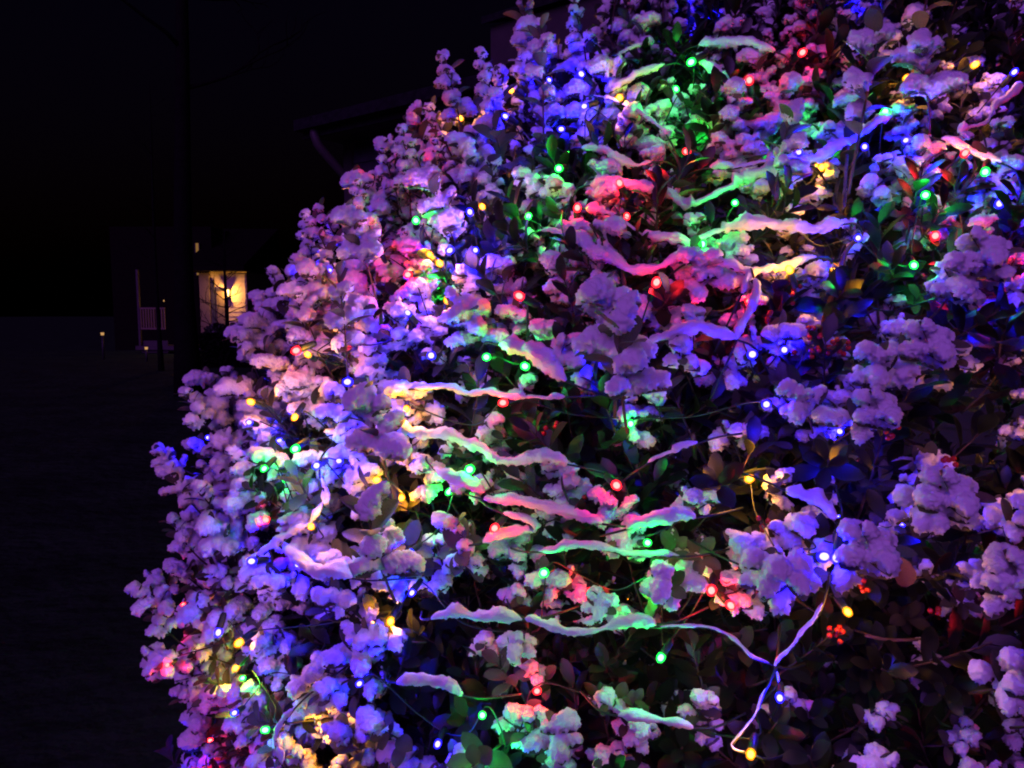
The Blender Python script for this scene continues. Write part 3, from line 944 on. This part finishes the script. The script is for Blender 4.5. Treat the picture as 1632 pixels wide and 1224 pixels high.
for k in range(5200):
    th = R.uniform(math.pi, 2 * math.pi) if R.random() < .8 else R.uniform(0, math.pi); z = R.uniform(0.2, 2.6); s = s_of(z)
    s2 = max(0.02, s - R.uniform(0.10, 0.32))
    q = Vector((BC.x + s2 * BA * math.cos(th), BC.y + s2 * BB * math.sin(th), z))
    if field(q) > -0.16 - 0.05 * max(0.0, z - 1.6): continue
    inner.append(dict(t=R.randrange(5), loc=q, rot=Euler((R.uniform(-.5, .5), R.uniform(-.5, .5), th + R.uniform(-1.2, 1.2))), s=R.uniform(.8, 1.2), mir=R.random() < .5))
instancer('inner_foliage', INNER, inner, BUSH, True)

# trunk and boughs
def bush_tube(name, pts, rad, mat, sides=7):
    m = MB(); m.tube([B_INV @ Vector(p) for p in pts], rad, sides)
    return obj(name, m.mesh(name, [mat]), BUSH)
bush_tube('trunk', [BC + Vector((0.02 * math.sin(z * 3), 0.02 * math.cos(z * 2), z)) for z in np.linspace(-0.05, 2.3, 14)], list(np.linspace(.075, .012, 14)), M_BARK, 9)
R = random.Random(8)
for k in range(34):
    th = R.uniform(math.pi * .9, math.pi * 2.1); z1 = R.uniform(0.5, 2.4); z0 = max(0.15, z1 - R.uniform(.3, .7)); s = s_of(z1) * .88
    a = BC + Vector((0, 0, z0)); b = Vector((BC.x + s * BA * math.cos(th), BC.y + s * BB * math.sin(th), z1))
    pts = [a.lerp(b, t) + Vector((R.uniform(-.03, .03), R.uniform(-.03, .03), -0.06 * math.sin(t * 3.14))) for t in [i / 9 for i in range(10)]]
    bush_tube('branch', smooth_path(pts, .05), None or list(np.linspace(.014, .004, len(smooth_path(pts, .05)))), M_BARK)
def px_tube(name, pxs, off, r0, r1, mat):
    path = smooth_path([surf(a, b, off) for a, b in pxs], 0.01)
    return bush_tube(name, path, list(np.linspace(r0, r1, len(path))), mat)
o = px_tube('branch', [(1308, 535), (1320, 490), (1338, 430), (1352, 395), (1385, 365)], -0.02, .0052, .0036, M_DEADLEAF); o['label'] = 'bare tan branch lit orange by an amber bulb'
px_tube('branch', [(1338, 430), (1300, 405), (1270, 398)], -0.02, .003, .0015, M_DEADLEAF)
px_tube('branch', [(1330, 455), (1290, 440), (1255, 455)], -0.03, .0025, .0012, M_DEADLEAF)
px_tube('branch', [(1002, 520), (996, 460), (986, 380)], 0.0, .004, .003, M_BARK)
px_tube('branch', [(1345, 330), (1350, 250), (1362, 130)], 0.05, .003, .002, M_STEM)
px_tube('branch', [(1378, 1012), (1420, 1020), (1500, 1018)], -0.10, .003, .002, M_BARK)

# dry brown leaf and berries
q = surf(1430, 918, 0.0)
o = obj('dry_leaf', leaf_mesh('dry_leaf', M_DEADLEAF, W=.3, fold=.4, curl=.5), BUSH)
o.matrix_local = B_INV @ Matrix.Translation(q + Vector((0, 0, .03))) @ frame(Vector((.3, -.2, -1)), Vector((-.2, -1, .1))) @ Matrix.Scale(.048, 4)
o['label'] = 'curled dry brown leaf'
iv, jf = ico()
berry_me = mesh_from('berry', [v * 0.0042 for v in iv], jf, [M_BERRY])
R = random.Random(5)
for (px, py, n, spread) in [(1262, 470, 5, .016), (1285, 545, 8, .022), (1340, 548, 9, .016), (1300, 530, 5, .012), (1420, 690, 6, .010), (1335, 1005, 6, .010), (1337, 1022, 1, .002), (1262, 448, 4, .006),
                            (1215, 835, 4, .010), (1515, 740, 6, .014), (875, 690, 6, .016), (985, 520, 4, .012), (1375, 930, 5, .010), (1232, 500, 4, .012), (945, 790, 5, .016), (1490, 975, 3, .008)]:
    for k in range(n):
        q = surf(px, py, 0.01) + Vector((R.uniform(-1, 1) * spread, R.uniform(-.6, .6) * spread, R.uniform(-1, 1) * spread))
        b = obj('berry', berry_me, BUSH); b.location = B_INV @ q

# ------------------------------------------------------------------ the light strings
STRINGS = [(-60, 160, 'light string crossing the narrow top of the holly, just under the dark eave'),
           (160, 290, 'light string just below the holly top, with thick snow on its right half'),
           (290, 425, 'light string with three bright green bulbs and long sagging snow ropes in upper holly'),
           (425, 590, 'light string across the middle of the holly, passing the bare tan branch'),
           (590, 725, 'light string with one red bulb above the dark hollow at holly centre'),
           (725, 905, 'light string below the centre hollow, with the red-lit fork of snow'),
           (905, 1070, 'light string low on the holly, with a snow rope glowing pale green'),
           (1070, 1300, 'lowest light string, its blue and amber bulbs dangling free at the right')]
def led_mesh(c):
    prof = [(0.0, 0.0038), (0.002, 0.0050), (0.006, 0.0053), (0.0100, 0.0040), (0.0125, 0.0)]
    v, f = [], []
    S = 8
    for x, r in prof[:-1]:
        for k in range(S): v.append((x, r * math.cos(2 * math.pi * k / S), r * math.sin(2 * math.pi * k / S)))
    v.append((prof[-1][0], 0, 0)); tip = len(v) - 1
    for i in range(len(prof) - 2):
        for k in range(S): f.append((i * S + k, i * S + (k + 1) % S, (i + 1) * S + (k + 1) % S, (i + 1) * S + k))
    b = (len(prof) - 2) * S
    for k in range(S): f.append((b + k, b + (k + 1) % S, tip))
    return mesh_from('bulb', v, f, [M_LED[c]])
LEDS = {c: led_mesh(c) for c in 'bgry'}
CHIPS = {c: mesh_from('chip', [Vector((0.0055, 0, 0)) + Vector((v.x * .0042, v.y * .0033, v.z * .0033)) for v in ico()[0]], ico()[1], [M_CHIP[c]]) for c in 'bgry'}
m = MB(); m.tube([(-0.020, 0, 0), (-0.016, 0, 0), (-0.002, 0, 0), (0.0005, 0, 0)], [0.003, 0.0044, 0.0048, 0.0042], 8)
LED_DATA = {}
SOCKET = m.mesh('socket', [M_WIRE])
R = random.Random(19)
# more bulbs where the strings run on round the bush, beyond the frame
extra = []
for k in range(1500):
    th = R.uniform(0, 2 * math.pi); z = R.uniform(0.35, 2.6); s = s_of(z) + .02
    q = Vector((BC.x + s * BA * math.cos(th), BC.y + s * BB * math.sin(th), z))
    pr = proj(q); nrm = normal_at(q)
    inside = pr is not None and -25 < pr[0] < 1657 and -25 < pr[1] < 1249 and nrm.dot((CAM - q).normalized()) > -0.05
    if inside: continue
    if z < 1.0 and q.y < BC.y and q.x > 0.1: continue
    if any((q - e[1]).length < 0.20 for e in extra): continue
    extra.append((R.choice('bgrybgryb'), q))
print('extra bulbs', len(extra), 'visible', len(bulb_pts))
def zband(i):
    return [(2.15, 9), (1.95, 2.15), (1.75, 1.95), (1.55, 1.75), (1.35, 1.55), (1.1, 1.35), (.8, 1.1), (-1, .8)][i]
for si, (y0, y1, label) in enumerate(STRINGS):
    root = empty('light_string', (BC.x, BC.y, 0))
    tag(root, label, 'string lights', 'light strings wound round the holly')
    mine = [(c, p, px, py, bu) for (c, p, px, py, bu) in bulb_pts if y0 <= py < y1]
    mine.sort(key=lambda b: b[2])
    lo, hi = zband(si)
    ext = [e for e in extra if lo <= e[1].z < hi]
    for (c, p) in [(b[0], b[1]) for b in mine] + ext:
        nrm = normal_at(p)
        d = Vector((R.uniform(-.6, .6), R.uniform(-.6, .6), R.uniform(-.9, .3))) + nrm * 0.9
        d.normalize()
        up = Vector((0, 0, 1)) if abs(d.z) < .95 else Vector((1, 0, 0))
        b = obj('bulb', LEDS[c], root)
        k = R.uniform(1.05, 1.5)
        b.matrix_local = B_INV @ Matrix.Translation(p) @ frame(d, up) @ Matrix.Scale(k, 4)
        obj('socket', SOCKET, b); obj('chip', CHIPS[c], b)
        key = (c, R.randrange(3))
        if key not in LED_DATA:
            l = bpy.data.lights.new('bulb_light', 'POINT'); l.energy = LED_WATTS[c] * (0.65, 1.0, 1.4)[key[1]]; l.color = LED_LIGHT[c]; l.shadow_soft_size = 0.0092
            LED_DATA[key] = l
        g = bpy.data.objects.new('bulb_light', LED_DATA[key]); link(g, b); g.location = (0.0055, 0, 0)
    # the wire itself, from bulb to bulb, dipping into the leaves between them
    pts = []
    for i, b in enumerate(mine):
        nrm = normal_at(b[1])
        q = b[1] - nrm * 0.018 + Vector((0, 0, .008))
        if pts:
            a = pts[-1]; mid = (a + q) / 2
            mid = mid - normal_at(mid) * (field(mid) + R.uniform(.01, .045)) + Vector((0, 0, -0.03 * R.random()))
            pts.append(mid)
        pts.append(q)
    m = MB(); m.tube([B_INV @ q for q in smooth_path(pts, .012)], 0.0013, 5); obj('wire', m.mesh('wire', [M_WIRE]), root)
    # wires that carry a ridge of snow
    for path, th, pxs in rope_paths:
        yc = sum(q[1] for q in pxs) / len(pxs)
        if not (y0 <= yc < y1): continue
        a0, a1 = path[0], path[-1]
        d0, d1 = (path[0] - path[6]).normalized(), (path[-1] - path[-7]).normalized()
        ends0 = smooth_path([a0 + d0 * .07 - normal_at(a0) * .08, a0 + d0 * .03 - normal_at(a0) * .015, a0], .006)[:-1]
        ends1 = smooth_path([a1, a1 + d1 * .03 - normal_at(a1) * .015, a1 + d1 * .07 - normal_at(a1) * .08], .006)[1:]
        m = MB(); m.tube([B_INV @ q for q in ends0 + path + ends1], 0.0018, 6); obj('wire', m.mesh('wire', [M_WIRE]), root)
        N = len(path); S = 20
        v, f = [], []
        ph = R.uniform(0, 50)
        for i, q in enumerate(path):
            d = (path[min(i + 1, N - 1)] - path[max(i - 1, 0)]).normalized()
            side = d.cross(Vector((0, 0, 1)))
            if side.length < 0.25: side = d.cross(Vector((0.3, 1, 0)))
            side.normalize(); upv = side.cross(d)
            e = min(1.0, (min(i, N - 1 - i) + .3) / 4.0) ** 0.5
            r = th * 0.42 * e * min(1.45, 0.92 + 0.55 * noise.noise(Vector((i * .045, ph, 0))) + 0.55 * noise.noise(Vector((i * .15, ph, 4)))) * (0.4 if noise.noise(Vector((i * .028, ph, 11))) < -0.34 else 1.0)
            r = max(r, 0.0006)
            c = q + upv * (r * 0.85)
            for k in range(S):
                a = 2 * math.pi * k / S
                o3 = side * math.cos(a) * r * 0.95 + upv * math.sin(a) * r * 1.05
                w = c + o3
                lo_ = 0.75 + 0.35 * max(0.0, -math.sin(a)); g = 1 + 0.35 * noise.noise(w * 70) + lo_ * (0.45 * noise.noise(w * 150) + 0.30 * noise.noise(w * 330))
                v.append(B_INV @ (c + o3 * g))
        for i in range(N - 1):
            for k in range(S):
                f.append((i * S + k, i * S + (k + 1) % S, (i + 1) * S + (k + 1) % S, (i + 1) * S + k))
        f.append(tuple(range(S))[::-1]); f.append(tuple((N - 1) * S + k for k in range(S)))
        obj('snow_ridge', mesh_from('snow_ridge', v, f, [M_SNOW]), root)
COL.children.unlink(TMP)
bpy.data.collections.remove(TMP)
